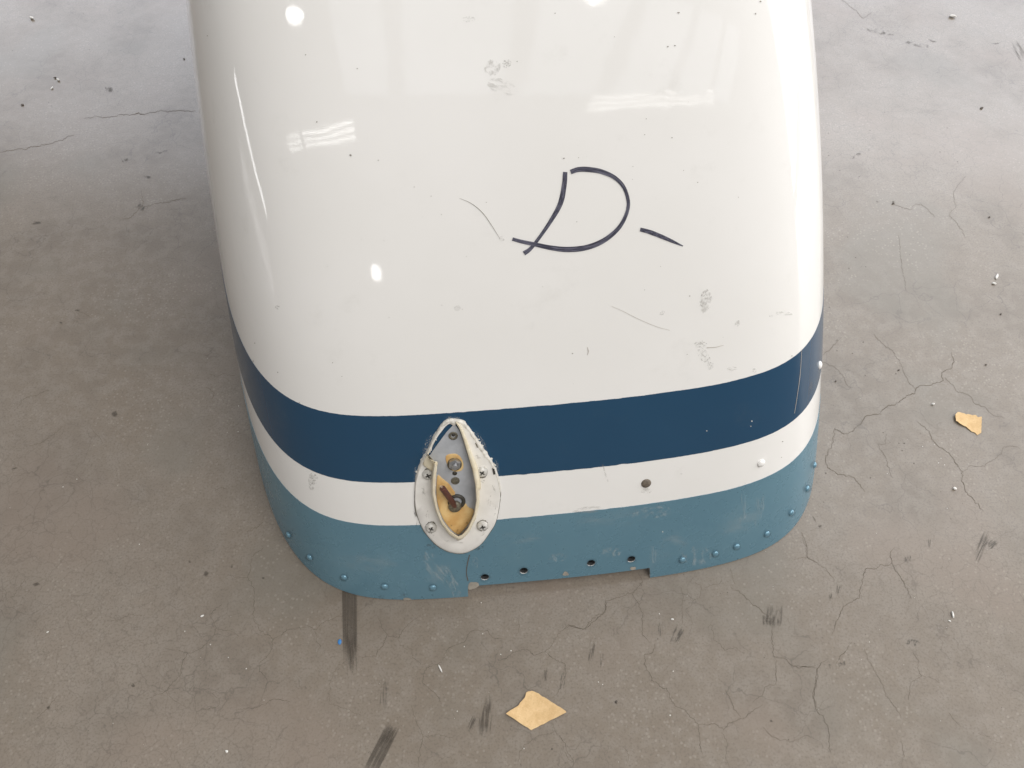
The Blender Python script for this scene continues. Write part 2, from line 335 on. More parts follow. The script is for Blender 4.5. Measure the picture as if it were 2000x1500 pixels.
# cracks, traced crop by crop: (x0, y0, scale, [polylines], width in picture px)
CR = [
 (1100, 1000, 3, 2.6, [[(440,360),(465,405),(405,475),(245,525),(250,580),(170,640),(130,685),(30,665),(0,690)],
  [(405,475),(435,530),(465,600),(460,720),(505,760)],
  [(540,770),(530,820),(475,840),(480,880),(505,950),(520,985),(600,1040),(650,1130),(720,1170),(745,1205),(790,1240),(795,1290),(800,1370),(815,1420)],
  [(795,1245),(900,1250),(940,1272),(970,1245),(1050,1205),(1110,1170),(1170,1130)],[(1040,1200),(1000,1150),(975,1080),(950,1040)],
  [(980,440),(1030,470),(1070,510),(1130,550),(1165,590),(1205,610)],
  [(1225,670),(1222,760),(1230,840),(1265,860),(1300,855),(1340,900),(1390,915),(1480,900)],
  [(1250,870),(1248,960),(1245,1010),(1190,1025),(1160,1070),(1110,1115)],
  [(1490,920),(1485,1010),(1465,1060),(1485,1150)]]),
 (1100, 1000, 3, 1.6, [[(690,440),(700,520),(705,600),(695,660)],[(700,520),(760,522),(800,505),(810,440),(770,410)],[(830,440),(920,425),(930,390)],
  [(850,680),(865,650),(880,690),(885,750),(940,790),(950,810),(1010,790),(1060,830)],[(930,1290),(965,1360),(950,1420),(970,1490)],
  [(1170,1260),(1220,1310),(1270,1335),(1340,1345),(1380,1330),(1430,1310),(1470,1330)],[(0,1370),(30,1450),(60,1465)],[(350,1370),(385,1430),(380,1470)],
  [(1400,150),(1430,230),(1425,265),(1480,290)],[(980,330),(990,380),(1005,420)]]),
 (1550, 600, 3.751, 2.5, [[(1160,330),(1165,400),(1150,440),(1090,480),(1090,530),(1020,570),(940,580),(905,595),(890,630),(800,665),(750,710),(690,720),(640,780),(540,795),(510,830),(450,880),(440,905),(390,930),(340,910),(300,890),(290,960),(265,1050),(230,1090),(240,1150),(245,1180),(340,1230),(430,1245),(480,1290),(520,1350)],
  [(910,830),(940,870),(995,905),(1010,960),(1055,1015),(1130,1065),(1190,1150),(1240,1205),(1230,1270),(1260,1340),(1330,1420),(1390,1495)],
  [(205,360),(270,300),(350,220)]]),
 (1550, 600, 3.751, 1.6, [[(1240,1205),(1300,1170),(1400,1165),(1430,1140),(1520,1080),(1535,1030),(1590,1010),(1660,1035)],
  [(200,400),(300,435),(350,490),(385,570),(420,590)],[(680,930),(670,990),(620,1010),(660,1080),(700,1180),(720,1250)],
  [(590,200),(640,260),(720,320),(775,395),(800,480),(850,560),(890,600)],
  [(1110,520),(1170,575),(1210,620),(1290,650),(1330,700),(1400,730),(1450,780),(1540,810)]]),
 (1550, 1000, 3, 2.5, [[(590,210),(568,235),(570,270),(580,305),(510,310),(490,330),(425,335),(405,370),(410,420),(385,450),(382,500),(290,550),(280,590),(260,620),(240,680),(225,720)],
  [(580,305),(600,350),(630,375),(650,420),(670,460),(690,510)],
  [(210,855),(160,880),(140,920),(135,990),(120,1050),(125,1120),(135,1160),(180,1210),(200,1260),(205,1340),(215,1410)],
  [(345,760),(300,820),(270,850),(245,890)]]),
 (1550, 1000, 3, 1.7, [[(410,790),(440,870),(480,940),(520,1010),(535,1080),(590,1130),(630,1200)],
  [(700,820),(730,880),(725,920),(745,960),(690,1000),(680,1060),(670,1100)],[(745,960),(810,970),(855,1000)],[(910,1175),(960,1240),(985,1260)],
  [(1080,1295),(1140,1320),(1190,1350),(1230,1355)],[(45,120),(75,190),(80,265),(0,280)],[(80,265),(180,320),(240,400)],[(630,1340),(645,1410),(635,1480),(640,1500)],
  [(0,905),(60,900),(140,915)]]),
 (600, 1150, 3.333, 2.0, [[(460,180),(485,260),(520,300),(490,360),(460,400),(450,440),(330,445)],[(520,305),(590,325),(640,250),(720,185)],
  [(1290,330),(1210,320),(1170,275),(1110,270),(1040,290),(1020,345),(910,390),(885,450),(850,500),(775,510),(750,560),(745,610),(800,650),(845,700),(870,740)],
  [(1940,70),(1945,140),(1850,200),(1810,255),(1700,235),(1620,310),(1590,370),(1550,405),(1480,430),(1410,390),(1350,410),(1300,450),(1240,470)],
  [(1550,405),(1600,450),(1680,490),(1685,560),(1650,640),(1600,710)],
  [(680,760),(700,830),(740,930),(755,960),(730,1060),(725,1160)],[(1600,870),(1610,930),(1680,1000),(1695,1080),(1730,1120),(1730,1167)]]),
 (600, 1150, 3.333, 1.4, [[(230,180),(170,190),(100,225),(50,265),(0,240)],[(50,270),(60,330),(80,370),(65,410)],[(590,325),(610,370),(680,400),(690,450),(740,490)],
  [(1380,170),(1380,280),(1360,300)],[(250,470),(190,500),(170,560),(145,630),(145,750),(180,760),(250,780),(350,820)],[(755,960),(850,950),(950,970)],
  [(1610,930),(1500,960),(1440,1000),(1390,1060),(1370,1130)]]),
 (0, 1000, 3, 1.8, [[(1540,60),(1500,90),(1450,110),(1455,150)],[(1545,210),(1480,260),(1465,330),(1455,380),(1490,440),(1490,520),(1485,630),(1530,700),(1600,745),(1595,800),(1550,860),(1515,890),(1520,930),(1565,980),(1560,1050)],
  [(1600,745),(1650,725),(1680,690),(1795,675)],[(1300,540),(1230,600),(1270,680),(1250,730),(1190,790),(1100,830),(1070,870),(1060,950),(1010,1010),(970,1050),(850,1100)],
  [(1180,1160),(1270,1140),(1285,1100),(1240,1060)],[(1380,1160),(1480,1150),(1540,1130),(1610,1100),(1700,1110)]]),
 (0, 1000, 3, 1.2, [[(1270,685),(1350,695),(1400,730)],[(970,800),(1060,820),(1100,830)],[(970,1050),(1010,1100),(1090,1140)],[(0,525),(80,490),(110,440),(150,390)],
  [(330,1080),(280,1150),(200,1220)],[(610,640),(690,630),(760,600),(830,605)],[(1455,380),(1380,385),(1330,370)]]),
 (0, 0, 2.5, 2.2, [[(0,742),(100,728),(220,710),(300,685),(362,658)],[(408,577),(530,572),(680,555),(780,545),(955,540)]]),
 (0, 0, 2.5, 1.4, [[(690,930),(695,1010),(640,1060),(600,1070)],[(700,1010),(800,990),(910,970)]]),
 (1550, 0, 2.5, 1.1, [[(490,1000),(560,1020),(620,990),(690,1060)],[(510,1150),(520,1210),(530,1310),(550,1420)],[(840,860),(780,940),(790,1000),(755,1050),(800,1090),(840,1160)],
  [(235,0),(300,45),(340,90),(380,60)]]),
 (0, 550, 3.333, 1.1, [[(110,820),(160,760),(250,730),(320,705)],[(190,1070),(290,1040),(350,1000),(400,950)],[(600,960),(640,1010),(670,1050)],[(1360,600),(1410,620),(1470,600),(1530,610)],
  [(1380,760),(1400,720),(1340,690)],[(1400,1360),(1440,1340),(1480,1350)],[(500,190),(550,210),(590,230)]]),
]
cv, cf = [], []
for (x0, y0, k, wd, polys) in CR:
    for pl in polys:
        P = np.array(pl, float) / k + (x0, y0)
        ln = np.linalg.norm(np.diff(P, axis=0), axis=1).sum(); n = max(8, int(ln / 2.6))
        Q = resample(P, n)
        T = np.gradient(Q, axis=0); T /= np.linalg.norm(T, axis=1, keepdims=True); Nn = np.stack([-T[:, 1], T[:, 0]], 1)
        env = np.minimum(1, np.minimum(np.arange(n), np.arange(n)[::-1]) / 5.)
        Q = Q + Nn * ((snoise(n, max(3, n // 3)) * 1.9 + RNG.normal(size=n) * .8) * (.3 + .7 * env))[:, None]
        hw = wd * .29 * (.50 + .45 * np.abs(snoise(n, max(3, n // 4)))) * (.25 + .75 * env)
        hw = np.maximum(hw, .26)
        A, B = on_floor(Q + Nn * hw[:, None], .00006), on_floor(Q - Nn * hw[:, None], .00006)
        b0 = len(cv); cv += list(np.stack([A, B], 1).reshape(-1, 3)); cf += [(b0 + 2 * i, b0 + 2 * i + 1, b0 + 2 * i + 3, b0 + 2 * i + 2) for i in range(n - 1)]
cr = mesh('cracks', cv, cf, M['crack'], floor, smooth=False); tag(cr, 'network of thin dirt filled cracks in the concrete', kind='stuff')

LAY = [0]
def patch(name, cx, cy, rx, ry, rot, mat, parent, where='floor', n=9, h=.00008):
    a = math.radians(rot); u = np.linspace(0, 1, n); U, V = np.meshgrid(u, u)
    X = (U - .5) * 2 * rx; Y = (V - .5) * 2 * ry
    px = np.stack([cx + X * math.cos(a) - Y * math.sin(a), cy + X * math.sin(a) + Y * math.cos(a)], -1).reshape(-1, 2)
    LAY[0] += 1; hh = h + (LAY[0] % 12) * .000008
    p = on_floor(px, hh) if where == 'floor' else body_off(px, hh + .00018)
    return mesh(name, p, grid_faces(n, n), mat, parent, uv=np.stack([U.ravel(), V.ravel()], 1))
for (x, y, rx, ry, r, m) in [
    (683, 1188, 16, 130, -1, 'd_band'), (686, 1275, 11, 62, -2, 'd_streak'), (744, 1465, 15, 66, 27, 'd_band'), (757, 1440, 12, 30, 32, 'd_streak'),
    (948, 1398, 15, 56, 6, 'd_streak'), (922, 1413, 6, 24, 24, 'd_streak'), (1512, 1204, 17, 30, 4, 'd_streak'), (1500, 1212, 12, 14, 0, 'd_streak'),
    (1916, 1070, 9, 46, 24, 'd_rub'), (1937, 1062, 9, 16, 50, 'd_rub'), (1155, 1272, 6, 30, 8, 'd_streak'), (1175, 1290, 4, 20, 3, 'd_rub'),
    (1100, 1325, 5, 26, 10, 'd_rub'), (1065, 1318, 5, 18, 10, 'd_streak'), (1290, 1228, 5, 22, 4, 'd_rub'), (1322, 1242, 10, 26, 24, 'd_rub'),
    (1638, 1152, 5, 14, 10, 'd_streak'), (1622, 1164, 4, 10, 10, 'd_streak'), (1772, 1092, 8, 10, 0, 'd_rub'), (1815, 1062, 3, 14, 5, 'd_rub'),
    (750, 1355, 8, 42, 3, 'd_rub'), (1601, 1027, 8, 9, 0, 'd_blob'), (1592, 1015, 4, 17, -32, 'd_blob'),
    (70, 1141, 13, 9, -10, 'd_blob'), (403, 1121, 10, 10, 30, 'd_blob'), (371, 1097, 8, 6, 0, 'd_blob'), (453, 1107, 6, 7, 0, 'd_blob'), (514, 1129, 5, 4, 0, 'd_blob'),
    (225, 809, 14, 12, -15, 'd_blob'), (260, 1339, 8, 6, 0, 'd_blob'), (322, 1332, 7, 5, 0, 'd_blob'), (94, 1382, 8, 7, 0, 'd_blob'), (28, 915, 13, 4, -20, 'd_blob'),
    (150, 606, 14, 4, 5, 'd_blob'), (120, 630, 9, 5, 5, 'd_blob'), (70, 435, 22, 6, -6, 'd_blob'), (213, 175, 9, 7, 0, 'd_rub'), (315, 297, 14, 4, -8, 'd_rub'), (245, 313, 8, 4, -25, 'd_rub'),
    (276, 405, 12, 12, 40, 'd_rub'), (288, 346, 8, 4, 0, 'd_rub'), (1672, 304, 13, 4, -30, 'd_streak'), (1745, 394, 7, 4, 0, 'd_blob'), (1714, 394, 6, 4, 20, 'd_blob'),
    (1600, 1410 - 270, 0.1, 0.1, 0, 'd_blob'), (1635, 1298, 18, 8, -15, 'd_rub'), (1784, 1255, 14, 9, 10, 'd_rub'), (1821, 80, 10, 3, 15, 'd_rub'), (1945, 85, 10, 3, -5, 'd_rub'), (1790, 87, 26, 5, 12, 'd_rub'), (1720, 62, 30, 7, 8, 'd_rub'),
    (1990, 100, 10, 30, -35, 'd_rub'), (1507, 1408, 6, 5, 0, 'd_blob'), (1078, 1463, 5, 6, 0, 'd_blob'), (1204, 1372, 5, 6, 0, 'd_blob')]:
    if rx < 1: continue
    patch('floor_stain', x, y, rx, ry, r, M[m], floor)

# ------------------------------------------------------------------ fairing
fairing = empty('aircraft_fairing', (TX, TY, LIFT), PSI,
    'glossy white aircraft fairing shell with navy and grey blue stripes standing on the concrete', 'aircraft fairing')
BMIN = (LL - YB) / LL
def rho_of(z): return np.maximum(1 - np.clip(z / HH, 0, 1) ** N2, 1e-9) ** (1 / N1)
def a_end(rho): return np.arctan2(np.maximum(rho ** PP - BMIN ** PP, 0) ** (1 / PP), BMIN)
def skin_pt(s, z):
    rho = rho_of(z); al = s * a_end(rho); sa, ca = np.sin(al), np.cos(al)
    k = rho / (np.abs(sa) ** PP + np.abs(ca) ** PP) ** (1 / PP)
    a, b = k * sa, k * ca; y = LL * (1 - b); x = XO + KO * y + wid(y) * a
    return np.stack(np.broadcast_arrays(x, y + bow(x), z), -1)
def s_of(p):
    p = np.atleast_2d(p); y = p[:, 1] - bow(p[:, 0])
    return np.arctan2((p[:, 0] - XO - KO * y) / wid(y), (LL - y) / LL) / a_end(rho_of(p[:, 2]))
HOLES = on_body([(947, 1127), (1023, 1114.5), (1154.5, 1099.5), (1233, 1092)]); HR = .0023
eL = on_body([(913, 1150), (935, 1143.5)]); eR = on_body([(1262, 1110), (1270, 1116)])
sL, sR = float(s_of(eL)[0]), float(s_of(eR)[1]); zL, zR = eL[1, 2], eR[0, 2]
def z0_of(s):
    t = np.clip((s - sL) / (sR - sL), 0, 1); z = zL + (zR - zL) * t
    e = .0016; d = np.minimum(s - sL, sR - s) / (sR - sL)          # small rounded inner corners
    z = z * np.clip(d / .004, 0, 1) ** .5
    return np.where((s <= sL) | (s >= sR), 0., z)
pad = .012
scols = np.unique(np.round(np.concatenate([np.linspace(-1, sL - pad, 150), np.linspace(sL - pad, sR + pad, 330), np.linspace(sR + pad, 1, 150),
        sL + (sR - sL) * np.array([-1e-4, 0, .0005, .001, .002, .003, .004]), sR - (sR - sL) * np.array([-1e-4, 0, .0005, .001, .002, .003, .004])]), 7))
ZF = .024
zrow = np.concatenate([np.linspace(0, ZF, 50), np.linspace(ZF, .17, 76)[1:]])
zmax = HH * (1 - BMIN ** N1) ** (1 / N2)
zrow = np.concatenate([zrow, .17 + (zmax - .17) * (1 - (1 - np.linspace(0, 1, 90)[1:]) ** 1.8)])
def carve(P, F, holes, r):
    """cut round holes: snap the nearest ring of grid points onto each circle, drop the faces inside"""
    for c in holes:
        n = gnorm(c)[0]; d = P - c; d -= np.outer(d @ n, n); q = np.linalg.norm(d, axis=1)
        near = np.linalg.norm(P - c, axis=1) < .01
        m = near & (q > r * .84) & (q < r * 1.16); P[m] += d[m] / q[m][:, None] * (r - q[m])[:, None]
        ins = near & (q < r * .84 + 1e-9)
        F = [f for f in F if not near[f[0]] or not (any(ins[i] for i in f) or np.linalg.norm((P[list(f)].mean(0) - c) - ((P[list(f)].mean(0) - c) @ n) * n) < r * 1.004)]
    return P, F
def compact(P, F):
    used = sorted({i for f in F for i in f}); mp = {a: b for b, a in enumerate(used)}
    return P[used], [tuple(mp[i] for i in f) for f in F]
def shell(name, zfun, rows, mat, off, thick, holes, cols=scols, lab=None):
    Sg = np.broadcast_to(cols[None], (rows, len(cols))); Z = zfun(Sg, np.arange(rows)[:, None] / (rows - 1), rows)
    P = skin_pt(Sg, Z).reshape(-1, 3); P = P + gnorm(P) * off
    F = grid_faces(rows, len(cols)); P, F = carve(P, F, holes, HR); P, F = compact(P, F)
    o = mesh(name, P, F, mat, fairing)
    m = o.modifiers.new('thickness', 'SOLIDIFY'); m.thickness = thick; m.offset = -1; m.use_rim = True
    if isinstance(mat, list): m.material_offset = 1; m.material_offset_rim = 0
    split_edges(o, 45)
    if lab: tag(o, lab)
    return o
def z_skin(Sg, v, rows):
    zr = zrow[:, None] + 0 * Sg; z0 = z0_of(Sg); lim = np.minimum(zr, ZF)
    return np.where(zr < ZF, z0 + lim * (ZF - z0) / ZF, np.minimum(zr, zmax * .999999))
skin = shell('skin', z_skin, len(zrow), [M['white'], M['inside']], 0, .0022, HOLES, lab='glossy white painted shell with marker writing and scuffs')
wob = {}
def tilt(zk, Sg, seed):
    """painted edge at height zk (slightly tilted), with a little masking-tape wobble"""
    z = zk + 0 * Sg
    for _ in range(3):
        p = skin_pt(Sg, z); z = zk + SY * p[..., 1] + SX * p[..., 0]
    if seed not in wob: wob[seed] = (snoise(len(scols), 60) * .00013 + RNG.normal(size=len(scols)) * .00003)
    return z + wob[seed][None, :]
def z_navy(Sg, v, rows):
    a, b = tilt(Z2, Sg, 2), tilt(Z1, Sg, 1); return a + (b - a) * v
def z_teal(Sg, v, rows):
    b = tilt(Z3, Sg, 3); z0 = z0_of(Sg) + .0001; vz = v ** 1.6; return z0 + (b - z0) * vz
navy = shell('navy_stripe', z_navy, 16, M['navy'], .00013, .0001, [], lab='broad dark navy painted stripe wrapping the fairing')
teal = shell('grey_blue_stripe', z_teal, 76, M['teal'], .00013, .0001, HOLES, lab='worn grey blue painted band along the bottom edge')

# --- rivets, one shared mesh per look
def dome_mesh(name, r, h, mat, n=20):
    prof = [(r * 1.02, -.0003), (r, .0001)] + [(r * math.cos(a), h * math.sin(a)) for a in np.linspace(.15, math.pi / 2 - .02, 7)]
    v, f = lathe(prof, n); v.append((0, 0, h)); k = len(v) - 1; b = (len(prof) - 1) * n
    f += [(b + j, b + (j + 1) % n, k) for j in range(n)]
    o = mesh(name, v, f, mat); return o
def place(proto, name, px, parent, h=0., spin=0., used=[set()]):
    p = on_body([px])[0]; n = gnorm(p)[0]
    if proto.name in used[0]: o = proto.copy(); link(o)
    else: o = proto; used[0].add(proto.name)
    o.name = name; o.parent = parent; o.matrix_basis = frame_at(p + n * (h + .00013), n, spin=spin); return o
rv = dome_mesh('rivet', .0020, .0013, M['teal'])
first = True
for px in [(564, 1044), (605, 1088), (672, 1127), (751, 1145), (845, 1147), (1332.5, 1093), (1396.5, 1081), (1438, 1067), (1497, 1042.5), (1545, 1001), (1576, 954), (1590, 908)]:
    p = on_body([px])[0]; n = gnorm(p)[0]
    o = rv if first else link(rv.copy()); first = False
    patch('worn_ring', px[0], px[1], 12, 11, 0, M['d_ring'], fairing, 'body')  # darker ring drawn round the rivet foot
    o.parent = fairing; o.matrix_basis = frame_at(p + n * .00013, n)
wr = dome_mesh('rivet', .0024, .0016, M['white']); wr.parent = fairing
p = on_body([(1486, 904.5)])[0]; n = gnorm(p)[0]; wr.matrix_basis = frame_at(p, n); tag(wr, 'white painted rivet on the white stripe near the right corner')
o = link(wr.copy()); o.parent = fairing; p = on_body([(1600, 713)])[0]; o.matrix_basis = frame_at(p, gnorm(p)[0]); tag(o, 'white painted rivet on the right side')
ds = dome_mesh('rusty_bolt', .0027, .0013, M['rust']); ds.parent = fairing
p = on_body([(1262, 944)])[0]; ds.matrix_basis = frame_at(p, gnorm(p)[0]); tag(ds, 'dark rusty bolt end in the white stripe')
# zinc sleeves in the four holes; black end discs paint the shade inside
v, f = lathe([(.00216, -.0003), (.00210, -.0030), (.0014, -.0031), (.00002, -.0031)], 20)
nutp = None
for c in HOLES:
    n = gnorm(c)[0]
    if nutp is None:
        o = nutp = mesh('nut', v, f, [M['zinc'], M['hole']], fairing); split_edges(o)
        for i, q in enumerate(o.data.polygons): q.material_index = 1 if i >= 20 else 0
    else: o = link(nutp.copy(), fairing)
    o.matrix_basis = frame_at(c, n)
for c in HOLES:                              # scuffed ring pressed round each hole
    n = gnorm(c)[0]; Mx = frame_at(c + n * .0003, n); vv, uu = [], []
    for r in (HR * 1.03, .0030, .0037, .0046):
        for k in range(28):
            a = 2 * math.pi * k / 28; vv.append(tuple(Mx @ Vector((r * math.cos(a), r * math.sin(a), 0)))); uu.append((.5 + .5 * r / .0046 * math.cos(a), .5 + .5 * r / .0046 * math.sin(a)))
    mesh('worn_ring', vv, grid_faces(4, 28, True), M['d_ring'], fairing, uv=uu)

# --- marks on the skin
def ribbon(name, pts, wid_px, mat, parent, h=.00022, n=60, where='body'):
    P = spline(pts, n); T = np.gradient(P, axis=0); T /= np.linalg.norm(T, axis=1, keepdims=True); Nn = np.stack([-T[:, 1], T[:, 0]], 1)
    wd = np.interp(np.linspace(0, 1, n), np.linspace(0, 1, len(wid_px)), wid_px) * .5
    rows = []
    for k in (-1, -.5, 0, .5, 1):
        q = P + Nn * (wd * k)[:, None]; rows.append(body_off(q, h) if where == 'body' else on_floor(q, h))
    uv = np.stack([np.tile(np.linspace(0, 1, n), 5), np.repeat(np.linspace(0, 1, 5), n)], 1)
    return mesh(name, np.vstack(rows), grid_faces(5, n), mat, parent, uv=uv)
def cr850(pts): return [(850 + x / 3.3333, 280 + y / 3.3333) for x, y in pts]
o = ribbon('marker_stroke', cr850([(846, 186), (840, 270), (815, 390), (755, 500), (680, 610), (620, 685), (578, 716)]), [8.5, 9.5, 10, 9, 7.5, 6.5, 6.5, 9], M['ink'], fairing); tag(o, 'slanting upright stroke of the handwritten letter D')
o = ribbon('marker_stroke', cr850([(882, 186), (930, 170), (990, 169), (1080, 183), (1170, 224), (1230, 290), (1257, 385), (1240, 470), (1190, 555), (1100, 630), (990, 676), (870, 690), (760, 680), (640, 655), (560, 638), (503, 622)]),
    [9, 10, 9, 7.5, 6.5, 6.5, 7.5, 9, 10, 10.5, 10, 8.5, 7.5, 6.5], M['ink'], fairing, h=.00026, n=120); tag(o, 'curved bowl stroke of the handwritten letter D')
o = ribbon('marker_stroke', cr850([(1334, 560), (1400, 578), (1500, 618), (1612, 668)]), [7.5, 8.5, 8, 6, 2], M['ink'], fairing); tag(o, 'short handwritten dash after the letter D')
o = ribbon('scratch', [(897, 387), (920, 397), (942, 415), (960, 440), (977, 467)], [.4, .9, 1.1, .9, .5], M['hair'], fairing); tag(o, 'curved hairline scratch left of the handwriting')
for pts, wd in [([(1194, 598), (1215, 607), (1245, 622), (1280, 637), (1308, 645)], [.4, .6, .6, .4]), ([(1147, 678), (1149, 686), (1147, 693)], [.8, 1.6, .8]),
        ([(1380, 679), (1397, 678), (1413, 674)], [1.4, 1.2, .7])]:
    ribbon('scratch', pts, wd, M['faintline'], fairing, n=30)
o = ribbon('crack', [(917, 1083), (913, 1100), (911, 1118), (914, 1134)], [1.6, 1.8, 1.6, 2.0], M['crack'], fairing, h=.0003, n=30); tag(o, 'dark hairline crack from the light base to the notch')
for (x, y, rx, ry, r, m) in [(1376, 582, 13, 24, 15, 'd_scuff'), (1378, 588, 16, 30, 10, 'd_faint'), (1368, 672, 17, 10, 0, 'd_scuff'), (1374, 694, 13, 24, -38, 'd_scuff'), (1387, 714, 9, 10, 0, 'd_scuff'), (1440, 631, 7, 9, 25, 'd_faint'), (1430, 720, 14, 6, 0, 'd_faint'), (1473, 723, 6, 6, 0, 'd_faint'),
        (990, 124, 12, 11, -30, 'd_scuff'), (962, 132, 20, 24, 30, 'd_faint'), (980, 170, 40, 20, 20, 'd_faint'), (915, 38, 18, 8, 0, 'd_faint'), (893, 601, 9, 7, 0, 'd_scuff'), (1293, 611, 8, 5, -40, 'd_scuff'), (1505, 617, 6, 3, 0, 'd_scuff'), (1530, 612, 22, 6, 5, 'd_faint'),
        (543, 600, 7, 5, 20, 'd_faint'), (612, 937, 12, 16, 20, 'd_scuff'), (610, 940, 10, 22, 0, 'd_faint'), (1182, 923, 3, 26, -18, 'd_faint'), (1150, 995, 40, 8, -6, 'd_faint'), (1330, 925, 3, 3, 0, 'd_scuff'), (980, 466, 8, 5, 40, 'd_faint'),
        (850, 1105, 24, 44, -38, 'd_white'), (872, 1128, 20, 34, -25, 'd_white'), (890, 1150, 16, 24, -25, 'd_white'), (928, 1098, 10, 16, 0, 'd_white'), (1275, 1080, 10, 26, -5, 'd_white'), (1360, 1085, 40, 26, 0, 'd_white'), (1315, 1058, 58, 30, 10, 'd_chalk'), (1020, 1050, 110, 26, -6, 'd_chalk'), (860, 1120, 50, 50, -20, 'd_chalk'), (1190, 1010, 140, 30, -6, 'd_chalk'), (720, 1100, 110, 40, 6, 'd_chalk'), (1450, 1020, 70, 50, -20, 'd_chalk'), (1270, 1000, 60, 16, -5, 'd_white'), (1090, 1088, 28, 11, -5, 'd_white'), (1193, 1078, 26, 14, 0, 'd_white'),
        (1452, 985, 6, 40, -4, 'd_white'), (1478, 1000, 8, 40, 4, 'd_white'), (1488, 990, 5, 34, 8, 'd_white'), (745, 1165, 14, 10, 0, 'd_grime'), (790, 1160, 16, 9, 0, 'd_grime'),
        (836, 868, 15, 50, 25, 'd_dust'), (813, 925, 10, 34, 5, 'd_dust'), (812, 1000, 10, 60, -4, 'd_grime'), (970, 912, 9, 34, -8, 'd_dust'), (940, 862, 11, 46, -30, 'd_dust'), (885, 816, 30, 8, 0, 'd_dust'), (840, 1065, 26, 20, 35, 'd_grime'), (940, 1065, 24, 12, -35, 'd_grime'), (1262, 957, 16, 9, 0, 'd_faint')]:
    patch('scuff', x, y, rx, ry, r, M[m], fairing, 'body')
# fine scratches over the grey blue band and navy stripe
for pts in [[(1455, 940), (1457, 975), (1462, 998), (1450, 1004), (1445, 1012), (1452, 1048)], [(1480, 960), (1478, 990), (1474, 1030)], [(1489, 960), (1486, 1000), (1481, 1020)]]:
    ribbon('scratch', pts, [.8, 1.6, 1.2, .8], M['d_white'], fairing, h=.0003, n=40)
ribbon('scratch', [(1565, 683), (1562, 730), (1556, 775), (1551, 807)], [.5, .8, .8, .6], M['faintline'], fairing, h=.0003, n=40)
# paint chips: small flakes missing along the bottom edge, and specks
def chip(px_poly, name='paint_chip', mat='chip', h=.00032):
    P = loop_spline(px_poly, 22); P = P + RNG.normal(size=P.shape) * .35
    return mesh(name, body_off(P, h), [tuple(range(22))], M[mat], fairing, smooth=False)
chip([(915, 1140), (922, 1136), (933, 1137), (935, 1144), (925, 1149), (915, 1151)]); chip([(1099, 1122), (1104, 1115), (1111, 1121), (1106, 1124)]); chip([(1231, 1108), (1240, 1106), (1241, 1111), (1232, 1112.5)]); chip([(788, 1168), (797, 1167), (803, 1170), (790, 1172)])
sv, sf = [], []
spots = [(685, 303, 3.4), (597, 107, 1.8), (698, 134, 1.8), (619, 238, 2.0), (739, 313, 1.8), (809, 365, 1.6), (842, 383, 1.5), (1304, 91, 2.2), (1318, 89, 2.4), (1475, 27, 2.4), (1485, 3, 3), (1325, 25, 2.6), (1084, 26, 1.7), (1259, 263, 1.6), (1262, 232, 1.4), (1312, 269, 1.8),
    (1101, 309, 1.5), (1130, 308, 1.3), (1236, 325, 1.2), (1335, 333, 1.2), (1362, 356, 1.5), (903, 604, 1.2), (543, 727, 1.8), (495, 705, 2.0), (498, 670, 1.6), (585, 786, 1.4), (650, 708, 1.8), (668, 735, 1.2), (1118, 690, 1.8), (1259, 566, 1.2), (1102, 309, 1.2), (1347, 578, 2.2), (1342, 692, 1.4), (1528, 862, 1.7), (1526, 893, 1.6),
    (1126, 433, 1.2), (950, 395, 1.2), (862, 419, 1.0), (911, 501, 1.0), (1290, 520, 1), (863, 596, 1.2), (1010, 120, 1.6), (1200, 72, 1.2), (406, 70, 1.6), (640, 520, 1.2), (760, 620, 1.1), (1442, 385, 1.2), (1235, 350, 1.0), (1060, 560, 1), (750, 470, 1), (1546, 695, 1.4)]
for _ in range(14): spots.append((RNG.uniform(520, 1520), RNG.uniform(10, 780), RNG.uniform(.4, .7)))
for (x, y, r) in spots:
    k = 8; a = np.linspace(0, 2 * math.pi, k, endpoint=False); rr = r * .7 * (1 + RNG.normal(size=k) * .25)
    P = body_off(np.stack([x + rr * np.cos(a), y + rr * np.sin(a) * .8], 1), .00022); b = len(sv); sv += list(P); sf.append(tuple(range(b, b + k)))
tag(mesh('specks', sv, sf, M['d_specks'] if 'd_specks' in M else simple('speck_dirt', (.30, .28, .25), .7), fairing, smooth=False), kind='stuff')
sv, sf = [], []
for (x, y, r) in [(822, 897, 1.2), (1380, 841, 1.0), (1468, 822, 1.3), (1466, 832, 1.0), (1294, 1038, 1.2)]:
    k = 7; a = np.linspace(0, 2 * math.pi, k, endpoint=False)
    P = body_off(np.stack([x + r * np.cos(a), y + r * np.sin(a)], 1), .0003); b = len(sv); sv += list(P); sf.append(tuple(range(b, b + k)))
tag(mesh('paint_flecks', sv, sf, M['debris'], fairing, smooth=False), kind='stuff')

